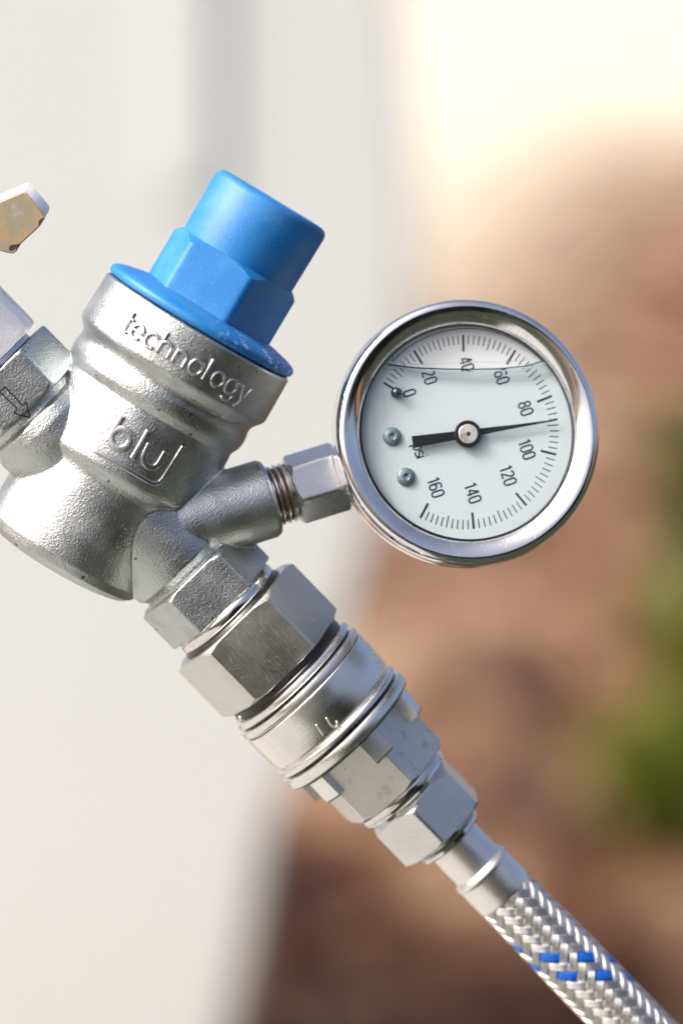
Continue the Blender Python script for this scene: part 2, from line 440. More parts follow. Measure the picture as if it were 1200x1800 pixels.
# blue cap
capm = bmesh.new()
lathe(capm, [(20, 0), (20, 109), (110, 109.5), (130, 110), (243, 111.5), (250, 109.5), (255, 105), (257.5, 98), (258, 90), (258, 0)], 128)
cap = obj('adjusting_cap', capm, M_BLUE, reg, angle=50)
hx = bmesh.new(); hex_nut(hx, 15, 134, 128, 21, 0, 15, 0.85, edge=2.5)
obj('cap_hexagon', hx, M_BLUE, cap, angle=28)
fl = bmesh.new(); lathe(fl, smooth_prof([(2, 176), (4, 183), (10, 185.5), (16, 184), (21, 177), (25, 165), (29, 148), (33, 128), (34, 100)], 3), 160)
obj('cap_flange', fl, M_BLUEF, cap, angle=60)

# ------------------------------------------------------------------ water line fittings
def line_thing(name, label, cat, s):
    m = frame(LINE0 + O_DIR * s * S, O_DIR)
    return empty(name, m, label, cat)
# adapter between regulator and coupler
ad = line_thing('hex_adapter', 'large scratched steel hexagon adapter screwed into the regulator outlet', 'pipe adapter', 0)
b_ = bmesh.new(); lathe(b_, smooth_prof([(-30, 96), (-24, 103), (-18, 107), (-8, 107), (-2, 104), (4, 100)], 3), 128); obj('sealing_ring', b_, M_CHROME, ad, angle=60)
b_ = bmesh.new(); lathe(b_, [(-6, 90), (-2, 109), (4, 112), (7, 108), (8, 90)], 128); obj('gap_shade_ring', b_, M_RUBBER, ad, angle=60)  # black ring puts the dark shading between casting and nut into colour
b_ = bmesh.new(); hex_nut(b_, 4, 130, 141, 31, 13, 12, 0.6); obj('hexagon', b_, M_NUT, ad, angle=25)
b_ = bmesh.new(); lathe(b_, [(120, 100), (131, 122), (141, 124), (149, 122), (152, 112)], 128); obj('gap_black_ring', b_, M_RUBBER, ad, angle=50)  # black ring filling the gap before the coupler
# quick coupler
qc = line_thing('quick_coupler', 'round turned steel quick coupler sleeve with grooves above the lugged hexagon', 'hose coupler', 147)
def lz(p, d=147): return [(z - d, r) for z, r in p]
b_ = bmesh.new(); lathe(b_, lz([(147, 112), (148, 128), (150, 131.5), (152, 132.5), (159, 133), (161, 131), (162, 124), (165.5, 124), (166, 133), (168, 136.5), (172, 138), (177, 138), (180, 136), (181, 133), (182, 133)]), 160); obj('release_ring', b_, M_TURN, qc, angle=30)
for z_, r_ in ((163.6, 127.5), (182.4, 132.0), (277.7, 132.0), (306.5, 129.0)):
    b_ = bmesh.new(); lathe(b_, lz([(z_ - 2, r_ - 6), (z_ - 1.5, r_), (z_ + 1.5, r_), (z_ + 2, r_ - 6)]), 160); obj('groove_black_ring', b_, M_RUBBER, qc, angle=60)  # black rings lying in the sleeve grooves
b_ = bmesh.new(); lathe(b_, lz([(183, 120), (183.5, 136), (185, 137.5), (210, 138), (252, 136), (256, 134), (260, 131), (262, 132), (264, 136), (267, 138), (270, 138.5), (274, 138), (275.5, 134), (276, 128), (279.5, 128), (280, 135), (282, 139), (286, 141), (294, 141.5), (300, 140.5), (304, 137), (306, 130), (306, 110)]), 160); sleeve = obj('sleeve', b_, M_TURN, qc, angle=30)
b_ = bmesh.new(); lathe(b_, lz([(140, 100), (140, 122), (143, 125), (146, 122), (146, 100)]), 96); obj('rubber_seal', b_, M_RUBBER, qc)
# ball of the release detent, low on the rim
b_ = bmesh.new(); bmesh.ops.create_uvsphere(b_, u_segments=20, v_segments=12, radius=6.5 * S)
th = R(70); b_.transform(Matrix.Translation((121 * S * math.cos(th), 121 * S * math.sin(th), -6 * S))); obj('detent_ball', b_, M_CHROME, qc)
# plug hexagon with lugs
PR = -13 # corner angle (screen) -> local
b_ = bmesh.new(); hex_nut(b_, 290 - 147, 427 - 147, 117, PR, 0, 10, 0.7); obj('plug_hexagon', b_, M_NUTW, qc, angle=25)
def lug(ang):
    bm = bmesh.new(); vs = []
    for z in (300 - 147, 351 - 147, 355 - 147):
        for rr in (100, 126 if z > 205 - 0 and z == 355 - 147 else 129):
            for k in range(5):
                a = R(ang - 9 + 18 * k / 4); vs.append((z, rr, a))
    rows = {}
    for i, (z, rr, a) in enumerate(vs): rows.setdefault((z, rr), []).append(bm.verts.new((rr * S * math.cos(a), rr * S * math.sin(a), z * S)))
    ks = [(153, 100), (153, 129), (204, 129), (208, 126), (208, 100)]
    lp = [rows[k] for k in ks]
    for a, b2 in zip(lp, lp[1:] + lp[:1]):
        for i in range(4): bm.faces.new((a[i], a[i + 1], b2[i + 1], b2[i]))
    bm.faces.new([r_[0] for r_ in lp]); bm.faces.new([r_[-1] for r_ in lp])
    stray = [v_ for v_ in bm.verts if not v_.link_faces]
    bmesh.ops.delete(bm, geom=stray, context='VERTS')
    return bm
for k in range(6): obj('lock_lug', lug(PR + 2 + 60 * k), M_FERR, qc, angle=30)
# etched mark on the sleeve, right way along the sleeve
def sleeve_pt(px, py):
    mi = frame(LINE0 + O_DIR * 147 * S, O_DIR).inverted(); o = mi @ CAMLOC; d = (mi.to_3x3() @ (P(px, py) - CAMLOC)).normalized()
    rr = 138.0 * S; a = d.x ** 2 + d.y ** 2; bb = 2 * (o.x * d.x + o.y * d.y); cc = o.x ** 2 + o.y ** 2 - rr ** 2
    t_ = (-bb - math.sqrt(bb * bb - 4 * a * cc)) / (2 * a); p = o + d * t_
    n = Vector((p.x, p.y, 0)).normalized(); return p, n
for st, wd_ in (([(555, 1274), (569, 1294)], 4.2), ([(573, 1262), (582, 1276), (588, 1280), (594, 1277), (592, 1268)], 4.0)):
    q = [sleeve_pt(*p) for p in resample(st, 2.5)]
    bm = bmesh.new(); sweep(bm, [p + n * 0.3 * S for p, n in q], [n for p, n in q], [(-wd_ / 2 * S, 0), (wd_ / 2 * S, 0), (wd_ / 2 * S, -.8 * S), (-wd_ / 2 * S, -.8 * S)])
    obj('etched_mark', bm, M_ETCH, sleeve, angle=180)

# ------------------------------------------------------------------ braided hose with its nut and ferrule
HS = 434
hose = line_thing('braided_hose', 'braided steel hose with two blue tracer strands, crimped ferrule and small hexagon nut', 'hose', HS)
def lh(p): return [(z - HS, r) for z, r in p]
b_ = bmesh.new(); lathe(b_, lh([(422, 80), (426, 92), (430, 95), (436, 95), (438, 91), (441, 91), (443, 94), (447, 93), (452, 86), (458, 84)]), 128); obj('sealing_collar', b_, M_CHROME, hose, angle=40)
b_ = bmesh.new(); hex_nut(b_, 454 - HS, 546 - HS, 99, 6.5, 17, 8, 0.75); obj('hexagon_nut', b_, M_NUTG, hose, angle=25)
b_ = bmesh.new(); lathe(b_, lh([(540, 60), (546, 63), (550, 57), (553, 57), (556, 62), (561, 65), (567, 64), (571, 59), (572, 50)]), 96); obj('swivel_ring', b_, M_CHROME, hose, angle=40)
fr = smooth_prof([(571, 50), (600, 50.5), (632, 50.5), (638, 52), (643, 57), (648, 59), (653, 57.5), (660, 57), (700, 57), (708, 56.5)], 4)
b_ = bmesh.new(); lathe(b_, lh(fr + [(711, 54), (711, 40)]), 96); obj('ferrule', b_, M_FERR, hose, angle=60)
# path of the hose in the thing's frame: straight, then drooping out of the picture
H0 = 704 - HS; NS = 14; RB = 52.0; HL = 900
down_local = hose.matrix_world.to_3x3().inverted() @ Vector((0, 0, -1))
pd = Vector((down_local.x, down_local.y, 0))
def hose_c(s):
    k = max(0.0, s - 430); return Vector((0, 0, (H0 + s) * S)) + pd * (k * k * 0.0007 * S)
def hose_fr(s):
    t = (hose_c(s + 1) - hose_c(s - 1)).normalized(); x_ = Vector((1, 0, 0)); x_ = (x_ - t * x_.dot(t)).normalized(); return hose_c(s), x_, t.cross(x_)
def strand(fam, k, width, mat_):
    n = int(HL / 3.6); bm = bmesh.new(); rings = []
    wires = 4
    prof_ = []
    for wi in range(wires):
        for q in range(4):
            a = math.pi * (1 - (q + 0.5) / 4)
            prof_.append(((wi - (wires - 1) / 2 + math.cos(a) * 0.5) * width / wires, 0.75 * width / wires * math.sin(a)))
    if mat_ is M_TRACER: prof_ = [(-width / 2, 0.2), (-width / 2 + .8, 1.6), (-width / 6, 2.0), (width / 6, 2.0), (width / 2 - .8, 1.6), (width / 2, 0.2)]
    prof_ = prof_ + [(width / 2 * 0.9, -1.2), (-width / 2 * 0.9, -1.2)]
    for i in range(n + 1):
        s = HL * i / n; rr = RB + 3.0 * min(1, s / 200)
        phi = 2 * math.pi * k / NS + fam * s / RB + HOSE_ROT * fam * 0 + HOSE_ROT
        cross = k + fam * 2 * s / RB * NS / (2 * math.pi)
        h = 1.9 * max(-1, min(1, 1.7 * math.sin(math.pi / 2 * (cross + k) + math.pi / 4))) * fam
        c, x_, y_ = hose_fr(s)
        rad = x_ * math.cos(phi) + y_ * math.sin(phi); tang = y_ * math.cos(phi) - x_ * math.sin(phi); ax = x_.cross(y_)
        d = (ax + tang * fam).normalized(); side = rad.cross(d)
        base = c + rad * (rr + h) * S
        rings.append([bm.verts.new(base + side * a * S + rad * b2 * S) for a, b2 in prof_])
    m_ = len(prof_)
    for a, b2 in zip(rings[:-1], rings[1:]):
        for q in range(m_): bm.faces.new((a[q], a[(q + 1) % m_], b2[(q + 1) % m_], b2[q]))
    bm.faces.new(rings[0]); bm.faces.new(rings[-1])
    return bm
HOSE_ROT = -0.17
BLUE_J = (7, 9)
for fam in (1, -1):
    for k in range(NS):
        tr = fam == -1 and k in BLUE_J
        obj('tracer_strand' if tr else 'wire_strand', strand(fam, k, 19.5 if tr else 14.2, M_TRACER if tr else M_WIRE), M_TRACER if tr else M_WIRE, hose, angle=60, label='blue tracer strand' if tr else None)
bm = bmesh.new(); rings = []
for i in range(80):
    s = -6 + (HL + 4) * i / 79; c, x_, y_ = hose_fr(s)
    rings.append([bm.verts.new(c + (x_ * math.cos(2 * math.pi * q / 32) + y_ * math.sin(2 * math.pi * q / 32)) * (48 + 3 * min(1, max(0, s) / 200)) * S) for q in range(32)])
for a, b2 in zip(rings[:-1], rings[1:]):
    for q in range(32): bm.faces.new((a[q], a[(q + 1) % 32], b2[(q + 1) % 32], b2[q]))
bm.faces.new(rings[0]); bm.faces.new(rings[-1])
obj('hose_core', bm, M_CORE, hose, angle=60)

# ------------------------------------------------------------------ tap at the left with its nut and lever
tap = line_thing('shutoff_tap', 'bright steel shutoff tap with a chipped tan lever, cut off by the left edge', 'tap', -640)
def lt(p): return [(z + 640, r) for z, r in p]
b_ = bmesh.new(); hex_nut(b_, -730 + 640, -610 + 640, 120, -54, 10, 9, 0.6); obj('hexagon_nut', b_, cast_metal('tap_steel', (0.88, 0.875, 0.86), 0.5, 0.6), tap, angle=25)
b_ = bmesh.new(); lathe(b_, lt([(-612, 60), (-611, 82), (-608, 86), (-600, 86), (-597, 83), (-596, 79), (-590, 79), (-590, 60)]), 96); obj('washer', b_, M_CHROME, tap, angle=40)
b_ = bmesh.new(); lathe(b_, lt(smooth_prof([(-1500, 74), (-1100, 74), (-1000, 80), (-900, 104), (-850, 112), (-780, 112), (-745, 104), (-728, 92)], 4)), 96); obj('tap_body', b_, M_CAST, tap, angle=60)
# lever: thick plate, front outline in photograph pixels
M_TAN, nt, b = mat('tan_chipped_paint')
v = coords(nt)
tone = ramp(nt, noise(nt, v, 110, 5, 0.6), [(0.30, (0.30, 0.175, 0.075)), (0.46, (0.26, 0.20, 0.11)), (0.58, (0.20, 0.185, 0.135)), (0.74, (0.34, 0.32, 0.29))])
spk = ramp(nt, noise(nt, v, 700, 4, 0.7), [(0.36, 1.0), (0.41, 0.0)])
tone = mixc(nt, math_(nt, 'MULTIPLY', spk, 0.35), tone, (0.12, 0.10, 0.07))
nt.links.new(tone, b.inputs['Base Color']); b.inputs['Roughness'].default_value = 0.5
bump(nt, b, noise(nt, v, 600, 4, 0.6), 0.0002, 0.5)
M_LEVW = plain('pale_lever_edge', (0.80, 0.80, 0.78), 0.45)
M_CHIP = plain('black_chip', (0.01, 0.012, 0.016), 0.6)
tinv = tap.matrix_world.inverted()
ndir = c2w(-0.16, 0.93, 0.30).normalized()         # plate thickness direction
off = c2w(0.10, 0.90, 0.40).normalized() * 50 * S
front = [(-150, 410), (-120, 380), (0, 361), (47, 341), (51, 343), (84, 383), (84, 388), (74, 404), (52, 424), (41, 434), (33, 449), (26, 451), (0, 444), (-60, 440), (-130, 470)]
bm = bmesh.new()
def PV(px, py, near=0): return tinv @ P(px, py, near)
NRL = 60
f1 = [bm.verts.new(PV(x_, y_, NRL)) for x_, y_ in front]
f2 = [bm.verts.new(tinv @ (P(x_, y_, NRL) + off)) for x_, y_ in front]
bm.faces.new(f1)
bm.faces.new(list(reversed(f2)))
n_ = len(front)
for i in range(n_): bm.faces.new((f1[i], f1[(i + 1) % n_], f2[(i + 1) % n_], f2[i]))
bmesh.ops.recalc_face_normals(bm, faces=bm.faces)
bmesh.ops.bevel(bm, geom=[e for e in bm.edges], offset=3.0 * S, segments=3, affect='EDGES', clamp_overlap=True)
lev = obj('lever', bm, M_TAN, tap, angle=60)
lev.data.materials.append(M_LEVW)
fn = (tinv.to_3x3() @ (-FW)).normalized()
for p in lev.data.polygons:
    if p.normal.dot(fn) < 0.80 and (tinv.to_3x3() @ UP).dot(p.normal) > -0.25: p.material_index = 1  # side faces are pale; front and underside stay tan
def chip(pts):
    bm = bmesh.new(); c_ = [PV(x_, y_, NRL + 0.8) for x_, y_ in pts]; d_ = [PV(x_, y_, NRL - 2.5) for x_, y_ in pts]
    a = [bm.verts.new(p) for p in c_]; b2 = [bm.verts.new(p) for p in d_]
    bm.faces.new(a); bm.faces.new(list(reversed(b2)))
    for i in range(len(pts)): bm.faces.new((a[i], a[(i + 1) % len(pts)], b2[(i + 1) % len(pts)], b2[i]))
    return bm
obj('paint_chip', chip([(73, 393), (79, 388), (84, 386.5), (83, 389), (76, 399), (73.5, 402), (73, 398)]), M_CHIP, lev, smooth=False)
obj('paint_chip', chip([(21, 443), (22, 437), (27, 434), (33, 434), (40, 432.5), (41, 434), (39, 438), (34, 439), (28, 443), (25, 445)]), M_CHIP, lev, smooth=False)
b_ = bmesh.new(); lathe(b_, [(0, 30), (180, 30), (190, 44), (215, 44), (215, 0)], 48)
so = obj('lever_stem', b_, M_NUTG, tap, angle=40)
so.matrix_local = tinv @ frame(P(-150, 585, 10), c2w(0.1, -0.1, 1.0))

# ------------------------------------------------------------------ pressure gauge
N_G = c2w(0.14, -1.0, 0.085); N_G = (N_G - G_DIR * N_G.dot(G_DIR)).normalized()
UPG = G_DIR                                        # dial "up" points away from the stem
GC = P(821.5, 760, 18)                             # middle of the window
gm = Matrix((UPG.cross(N_G), UPG, N_G)).transposed().to_4x4()   # x = text direction, y = up of dial, z = to viewer
gm.translation = GC
gauge = empty('pressure_gauge', gm, 'round liquid filled pressure gauge reading eighty six psi in a polished steel bezel', 'pressure gauge')
ginv = gm.inverted()
HD = -20.0                                         # dial plane
b_ = bmesh.new(); lathe(b_, smooth_prof([(-160, 190), (-158, 206), (-150, 215), (-130, 218), (-46, 218), (-40, 222)], 4), 160); obj('case', b_, M_BEZEL, gauge, angle=50)
bez = smooth_prof([(-52, 219), (-50, 230), (-44, 235), (-34, 237), (-24, 236), (-14, 235.5), (-2, 235), (8, 232.5), (14, 228.5), (17, 223), (17, 219)], 4) + [(16, 215.5), (14.2, 210.5), (11.4, 205), (7.8, 199.5), (4, 195.5), (0.5, 192.5), (-3, 191.5)]
b_ = bmesh.new(); lathe(b_, bez + [(-6, 191.5), (-6, 215), (-50, 216)], 200, close=False); obj('bezel', b_, M_BEZEL, gauge, angle=50)
b_ = bmesh.new(); lathe(b_, [(-3, 189.5), (-3, 195), (HD - 3, 195), (HD - 3, 188.0), (-3.0, 189.5)], 160, close=False); obj('inner_gasket', b_, M_RUBBER, gauge, m=Matrix.Translation((-1.0 * S, 2.0 * S, 0)), angle=30)
b_ = bmesh.new(); lathe(b_, [(HD - 3, 0), (HD - 3, 194), (HD, 194), (HD, 0)], 160); dial = obj('dial_plate', b_, M_DIAL, gauge, angle=30)
b_ = bmesh.new(); lathe(b_, [(-6, 0), (-6, 192.5), (-2, 192.5), (-1.2, 150), (-.8, 80), (-.6, 0)], 128); obj('window', b_, M_GLASS, gauge, angle=40)

def dial_pt(px, py, h=HD):                         # point on plane h of the gauge seen at a pixel
    o = ginv @ CAMLOC; d = ginv.to_3x3() @ (P(px, py) - CAMLOC)
    t_ = (h * S - o.z) / d.z; p = o + d * t_; return Vector((p.x / S, p.y / S))
DCEN = dial_pt(816.5, 759.5)
HUB = dial_pt(822.5, 762.5, HD + 12)
ZN = Vector((0, 0, 1))
def flat_stroke(bm, pts, wd_, h=HD, lift=0.35, step=2.5, thick=0.5):
    st = resample(pts, step)
    P3 = [Vector((x_ * S, y_ * S, (h + lift) * S)) for x_, y_ in st]
    sweep(bm, P3, [ZN] * len(P3), [(-wd_ / 2 * S, 0), (wd_ / 2 * S, 0), (wd_ / 2 * S, -thick * S), (-wd_ / 2 * S, -thick * S)])
# scale marks: the photographed angle of each labelled pressure
ANG = [(0, 149.5), (20, 122.8), (40, 91.0), (60, 57.4), (80, 22.0), (100, -13.3), (120, -49.0), (140, -84.5), (160, -118.2)]
def tick(bm, ang, r0, r1, wd_):
    a = R(ang)
    def e(r): return dial_pt(816.5 + r * 0.965 * math.cos(a), 759.5 - r * math.sin(a))
    flat_stroke(bm, [tuple(e(r0)), tuple(e(r1))], wd_)
for i, (p, a) in enumerate(ANG):
    bm = bmesh.new(); tick(bm, a, 142 if p else 152, 171, 4.0); obj('scale_mark', bm, M_PRINT, dial, smooth=False)
    if i < 8:
        nx = ANG[i + 1][1]; n_ = 8 if i == 0 else 10
        for k in range(1, n_):
            mid = (k == n_ // 2 and n_ == 10) or (n_ == 8 and k == 3)
            bm = bmesh.new(); tick(bm, a + (nx - a) * k / n_, 150 if mid else 154.5, 171, 1.7); obj('scale_mark', bm, M_PRINT, dial, smooth=False)
def dial_text(s, px, py, size, wd_, tilt=0.0, sx=1.0):
    c = dial_pt(px, py); st, wtot = text_strokes(s, size)
    bm = bmesh.new(); hh = size / 2; ct, sn = math.cos(R(tilt)), math.sin(R(tilt))
    for k, l in enumerate(st):
        q = []
        for a, b2 in l:
            a = (a - wtot / 2) * sx; b2 = b2 - hh; q.append((c.x + a * ct - b2 * sn, c.y + a * sn + b2 * ct))
        flat_stroke(bm, q, wd_, lift=0.35 + 0.02 * k)
    return bm
for s_, x_, y_ in (('0', 720, 692), ('20', 755, 664), ('40', 820, 641), ('60', 882, 664), ('80', 924, 719), ('100', 926, 791), ('120', 893, 837), ('140', 831, 868), ('160', 766, 858)):
    obj('scale_numeral', dial_text(s_, x_, y_, 22, 2.9, 1, 1.02), M_PRINT, dial, smooth=False)
obj('unit_lettering', dial_text('psi', 735, 793, 14, 2.6, 0, 0.95), M_PRINT, dial, smooth=False)
# screws and stop pin
def screw(px, py, r):
    c = dial_pt(px, py, HD + 3); bm = bmesh.new()
    lathe(bm, smooth_prof([(0, r), (1.5, r), (4, r * 0.94), (6, r * 0.76), (7.4, r * 0.55), (7.8, r * 0.40)], 3) + [(7.8, r * 0.36), (7.6, 0)], 40, close=False)
    o = obj('screw', bm, M_SCREW, gauge, m=Matrix.Translation((c.x * S, c.y * S, HD * S)), angle=30)
    bm = bmesh.new()
    vs = []
    for k in range(24):
        a = 2 * math.pi * k / 24; rr = r * (0.37 + 0.07 * math.cos(6 * a)); vs.append(bm.verts.new((rr * S * math.cos(a), rr * S * math.sin(a), 8.2 * S)))
    ws = [bm.verts.new((v_.co.x * .9, v_.co.y * .9, 7.9 * S)) for v_ in vs]; cc = bm.verts.new((0, 0, 7.9 * S))
    for k in range(24): bm.faces.new((vs[k], vs[(k + 1) % 24], ws[(k + 1) % 24], ws[k])); bm.faces.new((ws[k], ws[(k + 1) % 24], cc))
    obj('star_socket', bm, M_CHROME, o, angle=30)
screw(689.5, 767, 16.5); screw(713.5, 838, 16.5)
c = dial_pt(696.5, 690, HD + 5); bm = bmesh.new()
lathe(bm, smooth_prof([(0, 9.5), (4, 10), (10, 9), (14, 6.5), (16, 3), (16.3, 0.01)], 3), 32)
obj('stop_pin', bm, plain('pin_steel', (0.10, 0.12, 0.14), 0.22, 0.9), gauge, m=Matrix.Translation((c.x * S, c.y * S, HD * S)), angle=60)
# needle
tip = dial_pt(979, 738, HD + 9); tail = dial_pt(725, 777, HD + 9)
nd_ = Vector((tip.x - tail.x, tip.y - tail.y)); L = nd_.length; nd_.normalize(); pr = Vector((-nd_.y, nd_.x))
t0 = Vector((tail.x, tail.y)); hubd = (HUB - t0).dot(nd_)
pts = [(0, 10.5), (0, -10.5), (hubd - 12, -7.2), (hubd + 12, -6.5), (hubd + 80, -3.4), (L, -0.9), (L, 0.9), (hubd + 80, 3.4), (hubd + 12, 6.5), (hubd - 12, 7.2)]
bm = bmesh.new()
top = [bm.verts.new(((t0 + nd_ * a + pr * b2).x * S, (t0 + nd_ * a + pr * b2).y * S, (HD + 9.5) * S)) for a, b2 in pts]
bot = [bm.verts.new((v_.co.x, v_.co.y, (HD + 7.8) * S)) for v_ in top]
bm.faces.new(top); bm.faces.new(list(reversed(bot)))
for i in range(len(pts)): bm.faces.new((top[i], top[(i + 1) % len(pts)], bot[(i + 1) % len(pts)], bot[i]))
needle = obj('needle', bm, M_BLACK, gauge, smooth=False)
hm = Matrix.Translation((HUB.x * S, HUB.y * S, 0))
bm = bmesh.new(); lathe(bm, [(HD, 8), (HD + 7, 8), (HD + 7, 23), (HD + 8, 24), (HD + 11, 24), (HD + 12, 23), (HD + 12, 0)], 64); obj('hub_ring', bm, M_BLACK, needle, m=hm, angle=30)
bm = bmesh.new(); lathe(bm, [(HD + 11, 17), (HD + 13.2, 17), (HD + 14, 16), (HD + 14, 0)], 64); obj('hub_disc', bm, plain('hub_white_metal', (0.72, 0.70, 0.66), 0.38, 0.5), needle, m=hm, angle=30)
bm = bmesh.new(); lathe(bm, [(HD + 13.6, 3.8), (HD + 14.6, 3.8), (HD + 15.2, 2.6), (HD + 15.2, 0)], 24); obj('hub_pin', bm, plain('pin_dark', (0.08, 0.08, 0.09), 0.3, 0.8), needle, m=hm, angle=30)
# liquid: fills the window below the level, front at the glass
lev_pts = [(640, 637), (672, 636), (690, 642), (730, 647.5), (780, 650), (830, 651), (880, 650), (925, 646), (958, 638), (975, 630), (1010, 628)]
def level_curve():
    out = []
    for a, b2 in zip(lev_pts[:-1], lev_pts[1:]):
        for k in range(4): out.append((a[0] + (b2[0] - a[0]) * k / 4, a[1] + (b2[1] - a[1]) * k / 4))
    return out + [lev_pts[-1]]
lc = [dial_pt(x_, y_, -8) for x_, y_ in level_curve()]
lc = [p for p in lc if p.length < 189]
RL = 189.0
a_s = math.atan2(lc[-1].y, lc[-1].x); a_e = math.atan2(lc[0].y, lc[0].x)
# go from the right end of the level clockwise (in the photograph) round the bottom to the left end
cand = []
for sgn in (1, -1):
    d_ = (a_e - a_s) * sgn % (2 * math.pi); cand.append((sgn, d_))
sgn, d_ = max(cand, key=lambda t_: t_[1])
rim = [Vector((RL * math.cos(a_s + sgn * d_ * k / 90), RL * math.sin(a_s + sgn * d_ * k / 90))) for k in range(0, 91)]
loop = lc + rim
bm = bmesh.new()
fa = [bm.verts.new((p.x * S, p.y * S, -7.0 * S)) for p in loop]; fb = [bm.verts.new((p.x * S, p.y * S, (HD + 1.2) * S)) for p in loop]
bm.faces.new(fa); bm.faces.new(list(reversed(fb)))
for i in range(len(loop)): bm.faces.new((fa[i], fa[(i + 1) % len(loop)], fb[(i + 1) % len(loop)], fb[i]))
obj('filling_liquid', bm, M_LIQ, gauge, smooth=False)
# meniscus: a curved lip of liquid round the air bubble
def bead(pts, wd_, hh, h, mat_, name):
    st = resample(pts, 3.0); q = [dial_pt(x_, y_, h) for x_, y_ in st]; q = [p for p in q if p.length < 190]
    P3 = [Vector((p.x * S, p.y * S, h * S)) for p in q]
    pf = [(wd_ / 2 * math.cos(2 * math.pi * i / 12) * S, hh / 2 * math.sin(2 * math.pi * i / 12) * S) for i in range(12)]
    bm = bmesh.new(); sweep(bm, P3, [ZN] * len(P3), pf); return obj(name, bm, mat_, gauge, angle=180)
bead(level_curve(), 5, 5, -10, M_MEN, 'meniscus')
bub = [(690, 641)] + [(684, 632), (689, 620), (700, 607)]
bead([(958, 636), (962, 628), (955, 618), (938, 603)], 3.0, 3, -10, M_MEN, 'meniscus')
bead([(683, 640), (681, 632), (686, 623), (700, 608)], 3.0, 3, -10, M_MEN, 'meniscus')
bead([(683, 632), (694, 634), (730, 640), (775, 639), (820, 637), (870, 636), (910, 634), (938, 629), (950, 621)], 2.0, 2.0, -11, M_MEN, 'meniscus')
M_MLINE = clear_mat('meniscus_dark_line', (0.34, 0.44, 0.48), 0.05, 1.3)
bead([(683, 641), (730, 646.5), (780, 648.5), (830, 649), (880, 648), (925, 643), (955, 634)], 2.6, 2.4, -9, M_MLINE, 'meniscus')

arcpts = [(821.5 + 180 * math.cos(R(a)), 760 - 183 * math.sin(R(a))) for a in range(44, 138, 3)]
bead([(952, 622)] + arcpts + [(690, 622)], 1.6, 1.6, -11, M_MLINE, 'meniscus')

# stem of the gauge: hexagon and thread, sub-frame along G_DIR
stm = ginv @ F_PORT
b_ = bmesh.new()
tp = []
for k in range(44):
    tp.append((-6 + k * 1.35, 50.5 + (3.0 if (k % 8) in (2, 3, 4) else (-3.5 if (k % 8) in (6, 7, 0) else 0.5))))
lathe(b_, [(-8, 46)] + tp + [(56, 46)], 96); obj('stem_thread', b_, M_NUTG, gauge, m=stm, angle=50)
def helix_bead(z0, rr, wd_):
    bm = bmesh.new(); P3 = []; N3 = []
    for k in range(61):
        a = 2 * math.pi * k / 60 * 1.0; wob = 0.8 * math.sin(5 * a) + 0.6 * math.sin(11 * a + z0)
        P3.append(Vector((rr * S * math.cos(a), rr * S * math.sin(a), (z0 + wob) * S))); N3.append(Vector((math.cos(a), math.sin(a), 0)))
    sweep(bm, P3[:-1], N3[:-1], round_prof(wd_, 1.8), True); return bm
for z0, rr, wd_ in ((1.5, 48.5, 4.5), (14, 48.0, 3.5), (26, 48.0, 5), (39, 48.5, 3)): obj('sealant_bead', helix_bead(z0, rr, wd_), M_SEAL, gauge, m=stm, angle=180)
b_ = bmesh.new(); hex_nut(b_, 40, 131, 64.5, 22, 7, 4, 0.7); obj('stem_hexagon', b_, M_NUTG, gauge, m=stm, angle=25)
b_ = bmesh.new(); lathe(b_, [(125, 44), (200, 44)], 48); obj('stem_neck', b_, M_NUTG, gauge, m=stm, angle=30)

# ------------------------------------------------------------------ the place behind: soil, sand, camper, plants
def gmat(name, stops, scale, rough=0.9, bumpd=0.02, scale2=None, squash=1.0):
    m, nt, b = mat(name); v = coords(nt)
    n1 = noise(nt, coords(nt, (1, squash, 1)), scale, 4, 0.55); c1 = ramp(nt, n1, stops)
    n2 = noise(nt, v, scale2 or scale * 12, 4, 0.6)
    c1 = mixc(nt, 0.35, c1, ramp(nt, n2, [(0.3, 0.25), (0.7, 1.0)]), 'MULTIPLY')
    nt.links.new(c1, b.inputs['Base Color']); b.inputs['Roughness'].default_value = rough
    b.inputs['Specular IOR Level'].default_value = 0.2
    bump(nt, b, n2, bumpd, 0.6); return m
M_SOIL = gmat('leafy_soil', [(0.40, (0.025, 0.009, 0.005)), (0.46, (0.12, 0.046, 0.024)), (0.53, (0.20, 0.102, 0.056)), (0.61, (0.40, 0.27, 0.17))], 5.0, squash=0.30)
M_SAND = gmat('pale_sand', [(0.35, (0.62, 0.40, 0.26)), (0.6, (0.74, 0.56, 0.40))], 0.3)
def sheet(name, x0, x1, y0, y1, z, m, nx=40, ny=40, amp=0.0):
    bm = bmesh.new(); g = [[bm.verts.new((x0 + (x1 - x0) * i / nx, y0 + (y1 - y0) * j / ny, z + (random.uniform(-amp, amp) if 0 < i < nx and 0 < j < ny else 0))) for j in range(ny + 1)] for i in range(nx + 1)]
    for i in range(nx):
        for j in range(ny): bm.faces.new((g[i][j], g[i + 1][j], g[i + 1][j + 1], g[i][j + 1]))
    return meta(obj(name, bm, m, angle=180), kind='structure')
nt = M_SOIL.node_tree; b = nt.nodes['Principled BSDF']; old = b.inputs['Base Color'].links[0].from_socket
v = coords(nt); sx = nd(nt, 'ShaderNodeSeparateXYZ'); nt.links.new(v, sx.inputs[0])
yy = math_(nt, 'ADD', math_(nt, 'MULTIPLY', sx.outputs[1], 0.04), math_(nt, 'MULTIPLY', noise(nt, v, 0.35, 3), 0.5))
